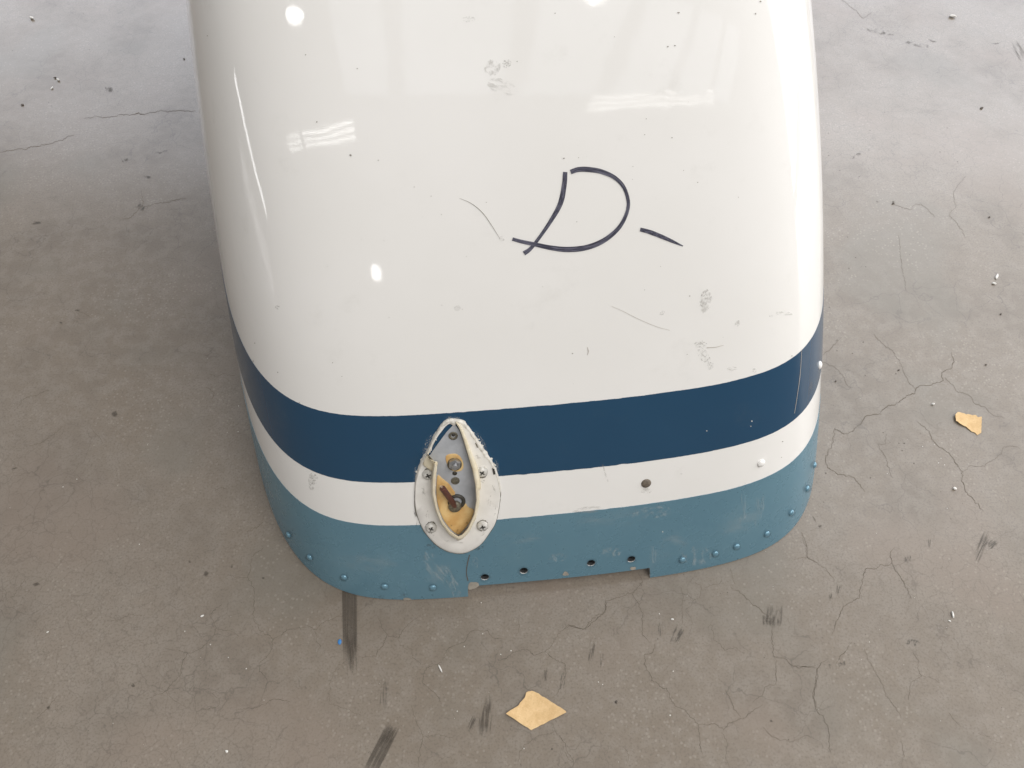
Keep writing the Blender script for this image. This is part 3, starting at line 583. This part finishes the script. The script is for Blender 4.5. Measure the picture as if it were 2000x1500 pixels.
# ------------------------------------------------------------------ light base bolted on the front
def kp(pts): return np.array([(760 + x / 3.5714, 780 + y / 3.5714) for x, y in pts], float)
FC = on_body([(892, 960)])[0]; FN = gnorm(FC)[0]
def raised(px, h):
    """point of the picture ray that stands h above the skin, measured along the base's axis"""
    p = on_body(px); d = rays_w(px) @ RW2L.T
    return p + d * (h / (d @ FN))[:, None]
NL = 168
outer = loop_spline(kp([(440,140),(520,162),(580,235),(650,340),(710,430),(750,510),(772,620),(770,720),(745,850),(700,930),(640,1010),(560,1060),(490,1075),(410,1060),(330,1015),(260,940),(215,860),(185,760),(180,660),(190,560),(225,450),(265,375),(310,280),(355,195),(395,152)]), 1200)
innerp = kp([(462,160),(495,215),(520,290),(550,390),(580,490),(600,590),(607,700),(592,800),(548,900),(510,942),(482,955),(425,918),(372,845),(338,750),(322,650),(326,560),(336,455),(330,440),(300,436),(263,390),(300,320),(345,250),(400,180),(440,160)])
inner = resample(innerp, 1200, True)
ctr = kp([(452, 560)])[0]
def by_angle(P, n=NL):
    a = np.unwrap(np.arctan2(P[:, 1] - ctr[1], P[:, 0] - ctr[0])); 
    o = np.argsort(a); a, P = a[o], P[o]
    t = np.linspace(-math.pi, math.pi, n, endpoint=False)
    aa = np.concatenate([a - 2 * math.pi, a, a + 2 * math.pi]); PP_ = np.vstack([P, P, P])
    o = np.argsort(aa); aa, PP_ = aa[o], PP_[o]
    return np.stack([np.interp(t, aa, PP_[:, k]) for k in (0, 1)], 1), t
OUT, TH = by_angle(outer); INN, _ = by_angle(inner)
deg = np.degrees(TH)          # picture angle, y down: 0 right, 90 bottom, -90 top, 180 left
def kd(x, y): return math.degrees(math.atan2((y - 560), (x - 452)))
b0, b1 = kd(338, 440), kd(455, 150)          # broken-away sector, upper left
broken = (deg > b0) & (deg < b1) if b0 < b1 else (deg > b0) | (deg < b1)
wallh = np.where(broken, 0., .0070)
right = (deg > b1) & (deg < 20); wallh = np.where(right, .0012 + .0058 * np.clip((deg - b1) / (20 - b1), 0, 1) ** .8, wallh)
ker = np.array([1, 2, 1]) / 4.; wallh = np.convolve(np.concatenate([wallh[-1:], wallh, wallh[:1]]), ker, 'valid')
dirv = INN - ctr; dl = np.linalg.norm(dirv, axis=1, keepdims=True)
WT = np.where(right, 12, 9.0)[:, None]
WOUT = INN + dirv / dl * np.minimum(WT, .55 * np.linalg.norm(OUT - INN, axis=1, keepdims=True))
fl = snoise(NL, 50, True) * .00012
lb_rows = [raised(ctr + (OUT - ctr) * 1.004, -.0004), raised(OUT, .0010 + fl), raised(ctr + (OUT - ctr) * .985, .0016 + fl), raised(OUT * .5 + WOUT * .5, .0017 + fl), raised(WOUT, .0017 + fl), raised(INN, .0017 + fl), raised(INN, -.0003)]
light_base = mesh('light_base', np.vstack([r for r in lb_rows]), grid_faces(len(lb_rows), NL, True), M['plastic'], fairing)
split_edges(light_base, 50); tag(light_base, 'broken teardrop shaped white light base screwed over the stripes')
def sub(name, v, f, mat, **k): return mesh(name, v, f, mat, light_base, **k)
keep = ~broken
ww = [raised(WOUT, .0012), raised(WOUT * .94 + INN * .06, .0014 + wallh * .5), raised(WOUT * .8 + INN * .2, .0016 + wallh * .93), raised(WOUT * .62 + INN * .38, .0017 + wallh), raised(WOUT * .2 + INN * .8, .0017 + wallh), raised(INN, .0015 + wallh * .94), raised(INN, .0002)]
idx = [i for i in range(NL)]
ff = [q for q in grid_faces(len(ww), NL, True) if all(wallh[i % NL] > .0004 for i in q)]
V_, F_ = compact(np.vstack(ww), ff)
o = sub('lens_rim', V_, F_, M['cream']); split_edges(o, 50); tag(o, 'raised cream rim broken away at the upper left')
plate_l = np.vstack([kp([(455,170),(490,215),(518,290),(548,390),(578,490),(604,590),(612,700),(598,800),(552,905),(484,962),(420,922),(366,848),(332,750),(316,650),(318,560),(322,470),(300,440),(276,408),(282,392),(338,312),(402,226)])])
pl = resample(plate_l, 140, True)
o = sub('backing_plate', np.vstack([raised(pl, .0007), raised(pl, -.0002)]), [tuple(range(140))] + [(i, (i + 1) % 140, 140 + (i + 1) % 140, 140 + i) for i in range(140)], M['plate'], smooth=False); tag(o, 'flat grey primed plate inside the broken light base')
def blob(name, pts, h0, h1, mat, n=72, rough=.6):
    """a low irregular pad of adhesive"""
    P = loop_spline(kp(pts), n); c = P.mean(0); rows = [raised(P, h0 - .0003)]
    for k, hh in ((.98, .45), (.93, .8), (.8, 1.), (.6, .92), (.35, 1.02), (.12, .95)):
        q = c + (P - c) * k; rows.append(raised(q, h0 + (h1 - h0) * hh * (1 + rough * .35 * snoise(n, n // 4, True))))
    v = np.vstack(rows + [raised([c], h1)]); f = grid_faces(len(rows), n, True); b = (len(rows) - 1) * n
    return sub(name, v, f + [(b + j, b + (j + 1) % n, len(v) - 1) for j in range(n)], mat)
fr = kp([(266,392),(285,412),(312,430),(338,436),(336,470),(330,510),(300,500),(262,478),(238,455),(248,415)])
q = loop_spline(fr, 60); qc = q.mean(0)
o = sub('rim_fragment', np.vstack([raised(q, .0010), raised(qc + (q - qc) * .97, .0030), raised(qc + (q - qc) * .8, .0034), raised(qc + (q - qc) * .4, .0033), raised([qc], .0033)]), grid_faces(4, 60, True) + [(180 + j, 180 + (j + 1) % 60, 240) for j in range(60)], M['cream']); split_edges(o, 60); tag(o, 'cream broken stub of the rim at the upper left')
o = blob('adhesive', [(336,528),(372,552),(415,585),(440,620),(462,655),(440,700),(480,760),(530,722),(552,752),(592,768),(588,805),(555,870),(515,918),(482,945),(430,908),(380,842),(345,760),(328,660)], .0007, .0011, M['glue']); tag(o, 'yellow adhesive pad in the lower half of the base')
blob('adhesive', [(395,395),(440,378),(480,385),(510,420),(520,470),(500,500),(450,500),(405,455)], .0007, .0010, M['glue'], 48)
tag(blob('wax_lump', [(437,475),(468,472),(470,490),(450,500),(436,488)], .0010, .0022, M['glue'], 24), 'small yellow adhesive lump below the nut')
def fit_at(cx, cy, h):
    p = raised(kp([(cx, cy)]), h)[0]; return p
up_l = np.array([0, 0, 1.])
def put(o, cx, cy, h, spin=0.): o.matrix_basis = frame_at(fit_at(cx, cy, h), FN, spin=spin); return o
# screws: domed head with a real cross recess
def screw_mesh(r=.0031, hgt=.0017):
    n = 24; prof = [(r * .98, -.0006), (r, .0001), (r * .99, .0005), (r * .9, .0010), (r * .72, .00142), (r * .5, hgt)]
    v, f = lathe(prof, n); b = (len(prof) - 1) * n
    cw, cl, dp = r * .13, r * .46, .0008
    cross = [(cw, cw), (cw, cl), (-cw, cl), (-cw, cw), (-cl, cw), (-cl, -cw), (-cw, -cw), (-cw, -cl), (cw, -cl), (cw, -cw), (cl, -cw), (cl, cw)]
    k = len(v); v += [(x, y, hgt + .00003) for x, y in cross]; k2 = len(v); v += [(x * .55, y * .55, hgt - dp) for x, y in cross]
    # top face between the ring and the cross: fan each ring vertex to nearest cross vertex
    ca = [math.atan2(y, x) % (2 * math.pi) for x, y in cross]; order = sorted(range(12), key=lambda i: ca[i])
    ring = [2 * math.pi * j / n for j in range(n)]
    near = lambda a: min(range(12), key=lambda i: abs((ca[order[i]] - a + math.pi) % (2 * math.pi) - math.pi))
    prev = near(ring[0]); start = prev
    for j in range(n):
        nx = near(ring[(j + 1) % n]); m = (prev - 0)
        steps = (nx - prev) % 12
        for s_ in range(steps): f.append((b + j, k + order[(prev + s_ + 1) % 12], k + order[(prev + s_) % 12])[::-1])
        f.append((b + j, b + (j + 1) % n, k + order[nx])); prev = nx
    nf = len(f)
    f += [(k + order[i], k + order[(i + 1) % 12], k2 + order[(i + 1) % 12], k2 + order[i]) for i in range(12)]
    f.append(tuple(k2 + order[i] for i in range(12)))
    return v, f, nf
v, f, nf = screw_mesh(); sc = None
for (cx, cy, sp, h) in [(273, 522, .35, .0017), (648, 503, .9, .0022), (293, 893, 1.1, .0018), (652, 880, .2, .0018)]:
    if sc is None:
        o = sc = mesh('screw', v, f, [M['screw'], M['recess']], light_base)
        for i, q in enumerate(o.data.polygons): q.material_index = 1 if i >= nf else 0
        split_edges(o, 60)
    else: o = link(sc.copy(), light_base)
    put(o, cx, cy, h, sp)
# dirty rings around the screws
for (cx, cy) in [(273, 522), (648, 510), (293, 893), (652, 880)]:
    a = np.linspace(0, 2 * math.pi, 40, endpoint=False); q = kp([(cx, cy)])[0]
    rr = 11.2 + RNG.normal(size=40) * .5
    P1 = q + np.stack([np.cos(a), np.sin(a)], 1) * 9.6; P2 = q + np.stack([np.cos(a), np.sin(a)], 1) * rr[:, None]
    sub('screw_grime', np.vstack([raised(P1, .00195), raised(P2, .00195)]), grid_faces(2, 40, True), M['dull'], smooth=False)
# nut, washer, stud
v, f = lathe([(.0037, 0), (.0037, .0005), (.0035, .0006), (.0018, .0006)], 28); o = sub('washer', v, f, M['dull']); split_edges(o); put(o, 456, 452, .0010)
v, f = lathe([(.0032, 0), (.0032, .0018), (.0029, .0022), (.0017, .0022), (.0016, .0010)], 6); o = sub('nut', v, f, M['zinc'], smooth=False); put(o, 458, 446, .0016, .4)
v, f = lathe([(.0016, 0), (.0016, .0036), (.0013, .0040), (.0000, .0041)], 20); o = sub('stud', v, f, M['zinc']); split_edges(o); put(o, 458, 446, .0012)
# plug disc, small hole and upper hole core as black discs painting their shade, cable grommet
v, f = lathe([(.0022, 0), (.0022, .0003), (.0020, .0004), (.00001, .0004)], 24); o = sub('plug', v, f, M['dull']); split_edges(o); put(o, 462, 567, .0007)
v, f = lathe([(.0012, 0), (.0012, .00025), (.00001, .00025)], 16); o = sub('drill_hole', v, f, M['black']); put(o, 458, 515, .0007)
v, f = lathe([(.0023, 0), (.0023, .0003), (.0014, .0002), (.0010, -.0002), (.00001, -.0002)], 24); o = sub('screw_hole', v, f, [M['dull']]); put(o, 447, 254, .0008)
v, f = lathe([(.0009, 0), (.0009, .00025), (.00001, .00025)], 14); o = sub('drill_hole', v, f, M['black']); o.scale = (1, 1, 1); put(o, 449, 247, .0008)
v, f = lathe([(.0047, 0), (.0046, .0006), (.0040, .0011), (.0034, .0011), (.0029, .0007), (.0027, -.0002), (.00001, -.0002)], 32); o = sub('grommet', v, f, M['black']); put(o, 470, 712, .0007); tag(o, 'dark grimy cable grommet')
v, f = lathe([(.0034, 0), (.0034, .0012), (.0028, .0018), (.00001, .0019)], 24); o = sub('cable_seal', v, f, M['dull']); put(o, 458, 742, .0009)
def tube(name, P, r, mat, n=14, cap=True):
    P = np.asarray(P, float); T = np.gradient(P, axis=0); T /= np.linalg.norm(T, axis=1, keepdims=True); v = []
    x = np.cross(T[0], FN); x /= np.linalg.norm(x)
    for p, t in zip(P, T):
        x = x - t * (x @ t); x /= np.linalg.norm(x); y = np.cross(t, x)
        for k in range(n):
            a = 2 * math.pi * k / n; v.append(p + (x * math.cos(a) + y * math.sin(a)) * r)
    f = grid_faces(len(P), n, True)
    if cap: f += [tuple(range(n))[::-1], tuple(range((len(P) - 1) * n, len(P) * n))]
    return sub(name, v, f, mat)
w0, w1, w2, w3 = fit_at(458, 742, .0015), fit_at(431, 702, .0030), fit_at(402, 661, .0050), fit_at(372, 620, .0068)
wp = spline([w0, w1, w2, w3], 20); o = tube('wire', wp, .0016, M['wire']); split_edges(o, 50); tag(o, 'cut brown insulated wire standing out of the grommet')
for k, (dx, dy, e) in enumerate([(-3, 2, 1.), (2, -2, .8), (1, 3, .65)]):
    a = fit_at(374 + dx, 622 + dy, .0067); b = a + (w3 - w2) / np.linalg.norm(w3 - w2) * .0026 * e + np.array([.0002 * dx / 3, 0, .0002])
    tube('wire_strand', spline([a, (a + b) / 2, b], 6), .0003, M['copper'], 8)
# dried sealant around the edge: ragged bead, thick at the top
top = np.clip((-np.sin(TH) + .25) / 1.0, 0, 1)
NS = 420; OUTs, THs = by_angle(outer, NS); tops = np.clip((-np.sin(THs) + .30), 0, 1) ** 1.0
jag = np.abs(snoise(NS, 90, True)) + .2 * np.abs(RNG.normal(size=NS)) * .6
left = np.clip(-np.cos(THs), 0, 1)
outw = 1.2 + tops * (2.2 + 4.0 * left) * (.45 + .8 * jag); inw = .8 + tops * (3.4 + 5.0 * (1 - left)) * (.6 + .5 * np.abs(snoise(NS, 80, True)))
dd = OUTs - ctr; dd /= np.linalg.norm(dd, axis=1, keepdims=True)
hb = .0002 + tops * .0005 * (.5 + .8 * np.abs(snoise(NS, 120, True)))
rows = [raised(OUTs + dd * outw[:, None], -.0002), raised(OUTs + dd * (outw * .8)[:, None], .0002 + hb * .35), raised(OUTs + dd * (outw * .3)[:, None], .0008 + hb * .8 * tops), raised(OUTs - dd * (inw * .25)[:, None], .0013 + hb * (tops > .02)), raised(OUTs - dd * (inw * .7)[:, None], .0015 + hb * .7 * (tops > .02)), raised(OUTs - dd * inw[:, None], .0010)]
o = sub('sealant', np.vstack(rows), [q for q in grid_faces(len(rows), NS, True) if all(tops[i % NS] > .03 for i in q)], M['sealant']); tag(o, 'ragged dried sealant bead around the top of the base')
# crumbs of old sealant
sv, sf = [], []
def lump(c, r, n):
    me = bmesh.new(); bmesh.ops.create_icosphere(me, subdivisions=1, radius=r)
    b = len(sv)
    for q in me.verts:
        k = 1 + random.uniform(-.35, .35); sv.append(np.array(c) + np.array(q.co) * k)
    for q in me.faces: sf.append(tuple(b + x.index for x in q.verts))
    me.free()
for _ in range(80):
    i = random.randrange(NS)
    if random.random() > tops[i]: continue
    px = OUTs[i] + dd[i] * random.uniform(-7, 5) * (1 if left[i] > .1 else .8); lump(raised([px], random.uniform(.0002, .0016) if (px - OUTs[i]) @ dd[i] < 0 else .0001)[0], random.uniform(.00025, .0007), FN)
for (cx, cy) in [(648, 503)]:
    for _ in range(14): 
        a = random.uniform(0, 6.28); lump(fit_at(cx + 30 * math.cos(a), cy + 34 * math.sin(a) - 6, .0022 + random.uniform(0, .001)), random.uniform(.0003, .0008), FN)
V_, F_ = np.array(sv), sf
o = sub('sealant_crumbs', V_, F_, M['sealant']); tag(o, kind='stuff')
# dirt lying on the flange
def flange_dirt(cx, cy, rx, ry, rot, m):
    q = kp([(cx, cy)])[0]; n = 7; a = math.radians(rot); U, V = np.meshgrid(np.linspace(0, 1, n), np.linspace(0, 1, n))
    X, Y = (U - .5) * 2 * rx, (V - .5) * 2 * ry
    px = np.stack([q[0] + X * math.cos(a) - Y * math.sin(a), q[1] + X * math.sin(a) + Y * math.cos(a)], -1).reshape(-1, 2)
    LAY[0] += 1; mesh('dirt', raised(px, .00205 + (LAY[0] % 10) * .00001), grid_faces(n, n), M[m], light_base, uv=np.stack([U.ravel(), V.ravel()], 1))
for a in [(240, 640, 10, 30, 4, 'd_soil'), (265, 800, 9, 26, -12, 'd_soil'), (300, 560, 10, 14, 0, 'd_soil'), (300, 940, 14, 10, 20, 'd_soil'), (655, 570, 12, 14, 0, 'd_soil'), (700, 700, 9, 36, 2, 'd_soil'), (730, 620, 6, 30, -8, 'd_soil'), (650, 940, 14, 10, -30, 'd_soil'), (620, 400, 9, 24, -28, 'd_soil'), (740, 780, 5, 26, 6, 'd_soil'), (480, 1000, 26, 5, 0, 'd_soil'), (482, 915, 10, 8, 0, 'd_rust'), (430, 880, 9, 7, 30, 'd_rust'), (540, 860, 8, 7, -30, 'd_rust'), (505, 760, 16, 7, -10, 'd_rust'), (400, 985, 16, 7, 25, 'd_soil')]: flange_dirt(*a)
# thin dark seam along the lower edge of the flange
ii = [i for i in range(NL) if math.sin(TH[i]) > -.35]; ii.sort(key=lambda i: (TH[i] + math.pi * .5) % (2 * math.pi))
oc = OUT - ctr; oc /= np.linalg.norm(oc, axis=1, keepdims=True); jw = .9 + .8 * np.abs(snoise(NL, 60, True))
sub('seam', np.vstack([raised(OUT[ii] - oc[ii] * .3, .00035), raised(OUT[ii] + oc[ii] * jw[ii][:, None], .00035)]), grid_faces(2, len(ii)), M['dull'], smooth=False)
# black bare gaps in the flange edge
sub('edge_gap', raised(kp([(718, 478), (735, 486), (742, 522), (728, 526)]), .0021), [(0, 1, 2, 3)], M['black'], smooth=False)
sub('edge_gap', raised(kp([(600, 305), (606, 303), (620, 335), (614, 338)]), .0021), [(0, 1, 2, 3)], M['dull'], smooth=False)

# ------------------------------------------------------------------ loose things on the floor
def scrap(name, px, lift, mat, label, cat, group=None, thick=.0003):
    n = 64; P = resample(np.array(px, float), n, True); P = P + np.stack([snoise(n, 40, True), snoise(n, 40, True)], 1) * .7
    W = on_floor(P); c = W.mean(0); W = W - c
    z = lift * ((W[:, 0] / .02) ** 2 * .5 + .12 + (W[:, 1] / .02) * .25); z = np.maximum(z, .0001)
    rows = [np.c_[W[:, :2], z]]
    for k in (.75, .45, .15): rows.append(np.c_[W[:, :2] * k, np.maximum(.0001, lift * ((W[:, 0] * k / .02) ** 2 * .5 + .12 + W[:, 1] * k / .02 * .25))])
    v = np.vstack(rows + [np.array([[0, 0, max(.0001, lift * .12)]])]); f = grid_faces(4, n, True) + [(3 * n + j, 3 * n + (j + 1) % n, 4 * n) for j in range(n)]
    o = mesh(name, v, f, mat); o.location = (c[0], c[1], .0003)
    m = o.modifiers.new('thickness', 'SOLIDIFY'); m.thickness = thick; m.offset = 1; split_edges(o, 45)
    return tag(o, label, cat, group)
scrap('sandpaper_scrap', [(988, 1395), (1012, 1379), (1026, 1362), (1029, 1352), (1041, 1350), (1072, 1369), (1107, 1392), (1070, 1410), (1037, 1426), (1014, 1412)], .0042, M['paper'], 'larger diamond shaped tan sandpaper scrap lying in front of the fairing', 'sandpaper', 'torn sandpaper scraps')
scrap('sandpaper_scrap', [(1864, 812), (1869, 807), (1886, 811), (1904, 813), (1907, 817), (1915, 816), (1916, 845), (1910, 850), (1903, 846), (1884, 834), (1865, 824)], .006, M['paper'], 'smaller curled tan sandpaper scrap lying right of the fairing', 'sandpaper', 'torn sandpaper scraps')
def nugget(name, px, r, mat, label, cat, stretch=(1, 1, .6), rz=0., group=None):
    me = bmesh.new(); bmesh.ops.create_icosphere(me, subdivisions=2, radius=1); rs = np.random.default_rng(int(px[0] * 7 + px[1]))
    D = rs.normal(size=(5, 3)); D /= np.linalg.norm(D, axis=1, keepdims=True); A = rs.uniform(.15, .4, 5)
    c, s = math.cos(rz), math.sin(rz); v = []
    for q in me.verts:
        d = np.array(q.co); k = 1 - sum(a * max(0, d @ e) ** 3 for a, e in zip(A, D)) + rs.normal() * .04
        x, y, z = d * k * r * np.array(stretch); v.append((x * c - y * s, x * s + y * c, z))
    f = [tuple(x.index for x in q.verts) for q in me.faces]; me.free(); v = np.array(v); v[:, 2] -= v[:, 2].min()
    p = on_floor([px])[0]; o = mesh(name, v, f, mat, smooth=False); o.location = (p[0], p[1], .0001)
    return tag(o, label, cat, group)
G = 'white crumbs on the floor'
for px, r, st, rz, lab in [
    ((63, 37), 2.6, (1.4, .8, .6), -.4, 'white crumb at the far upper left of the floor'),
    ((114, 157), 2.6, (1.2, .9, .6), -.5, 'white crumb with a dark crumb touching it, upper left floor'),
    ((102, 173), 1.9, (.6, 1.5, .6), -.2, 'thin white flake just below the white and dark crumb pair'),
    ((1861, 34), 3.2, (1.6, .7, .5), -.25, 'oblong white flake at the far upper right of the floor'),
    ((1946, 541), 2.6, (.6, 1.9, .6), -.5, 'slender white splinter near the right edge beside a white crumb'),
    ((1942, 555), 2.4, (1.3, .7, .6), -.3, 'white crumb at the foot of a slender white splinter'),
    ((1821, 790), 2.2, (1.1, .9, .8), .2, 'white crumb left of the small sandpaper scrap'),
    ((1864, 955), 2.4, (1.1, .9, .8), .2, 'white crumb below the small sandpaper scrap beside a crack'),
    ((1860, 1202), 2.6, (.5, 2.0, .6), -.1, 'slender white splinter at the lower right of the floor'),
    ((1854, 1213), 1.4, (1.2, .7, .6), -.6, 'tiny white crumb below the lower right splinter'),
    ((396, 1203), 1.8, (1.3, .8, .5), .6, 'small white flake left of the fairing front corner'),
    ((443, 1468), 1.9, (1., 1., .5), 0, 'round pale crumb near the bottom edge of the picture'),
    ((1313, 1210), 1.6, (1.3, .8, .5), -.2, 'small white flake below the right end of the notch'),
    ((860, 1306), 2.8, (.35, 1.9, .4), .5, 'pale curled shaving on the floor behind the diamond sandpaper scrap'),
    ((93, 1235), 1.3, (1.3, .7, .5), .7, 'tiny white flake on the lower left floor')]:
    nugget('floor_crumb', px, r * .42e-3 * (1.5 if px[1] < 100 else 1.15 if px[1] < 700 else .9) * 1.25, M['debris'], lab, 'crumb', st, rz, G)
for px, r, lab in [((108, 153), 2.4, 'dark crumb touching a white crumb, upper left floor'), ((44, 206), 2.4, 'dark crumb on the upper left floor near the edge'), ((1917, 212), 2.6, 'black crumb alone on the upper right floor'),
    ((360, 116), 1.8, 'dark crumb beside the fairing at the upper left'), ((1632, 765 - 20), 1.4, 'dark crumb on the floor just right of the fairing corner'), ((1755, 723), 1.5, 'dark crumb above the long crack right of the fairing'), ((1925, 713), 1.4, 'dark crumb above the small sandpaper scrap'),
    ((1932, 425), 1.7, 'dark crumb on the right floor above the white splinter'), ((1744, 398), 2.0, 'dark crumb right of the fairing side'), ((1954, 614), 1.6, 'dark crumb near the right edge below the white splinter'), ((1204, 1371), 1.5, 'dark crumb right of the diamond sandpaper scrap')]:
    nugget('floor_crumb', px, r * .5e-3, M['crumb'], lab, 'crumb', (1.2, .9, .6), .5, 'dark crumbs on the floor')
nugget('plastic_fleck', (664, 1254), .00135, M['bluefleck'], 'bright blue fleck beside the dark streak in front of the fairing', 'fleck', (.9, 1.3, .4), .3)
# tiny grit
sv, sf, dv, df = [], [], [], []
def grit(v, f, px, r):
    p = on_floor([px])[0]; b = len(v)
    v += [p + np.array([r * math.cos(a) * random.uniform(.6, 1.2), r * math.sin(a) * random.uniform(.6, 1.2), .00002]) for a in (0, 1.3, 2.5, 3.8, 5.1)] + [p + np.array([0, 0, r * .8])]
    f += [(b + i, b + (i + 1) % 5, b + 5) for i in range(5)]
for px in [(93,1235),(361,1233),(446,1284),(481,1306),(411,1259),(940,1177),(943,1238),(978,1278),(998,1271),(907,1263),(893,1389),(1023,1462),(1169,1332),(1177,1337),(1315,1311),(1288,1199),(1309,1397),(1733,925),(1838,895),(1833,904),(1845,908),(1750,709),(1680,778),(1698,1254),(1850,993),(1802,872),(466,793),(465,843),(150,936),(123,951),(272,1063)]: grit(sv, sf, px, .00035)
for _ in range(120): grit(sv, sf, (RNG.uniform(0, 2000), RNG.uniform(0, 1500)), RNG.uniform(.0001, .0002))
for px in [(1620,600),(1686,668),(1690,733),(1635,664),(1635,685),(1665,690),(1750,730),(1766,866),(1725,845),(1756,866),(1762,880),(1619,304),(1640,333),(1678,345),(1697,293),(1699,255),(1728,219),(1850,250),(1836,297),(1870,316),(1671,503),(1655,463),(1691,521),(1658,524),(1618,260),(1785,905),(1613,924),(1700,933),(100,207),(175,97),(95,200),(25,99),(163,27)]: grit(dv, df, px, .0005)
for _ in range(420):
    x, y = RNG.uniform(0, 2000), RNG.uniform(0, 1500); grit(dv, df, (x, y), RNG.uniform(.00012, .00035))
tag(mesh('white_floor_grit', sv, sf, M['debris'], smooth=False), 'sparse tiny white grit scattered over the concrete', 'grit', kind='stuff')
tag(mesh('dark_floor_grit', dv, df, M['crumb'], smooth=False), 'sparse tiny dark grit scattered over the concrete', 'grit', kind='stuff')
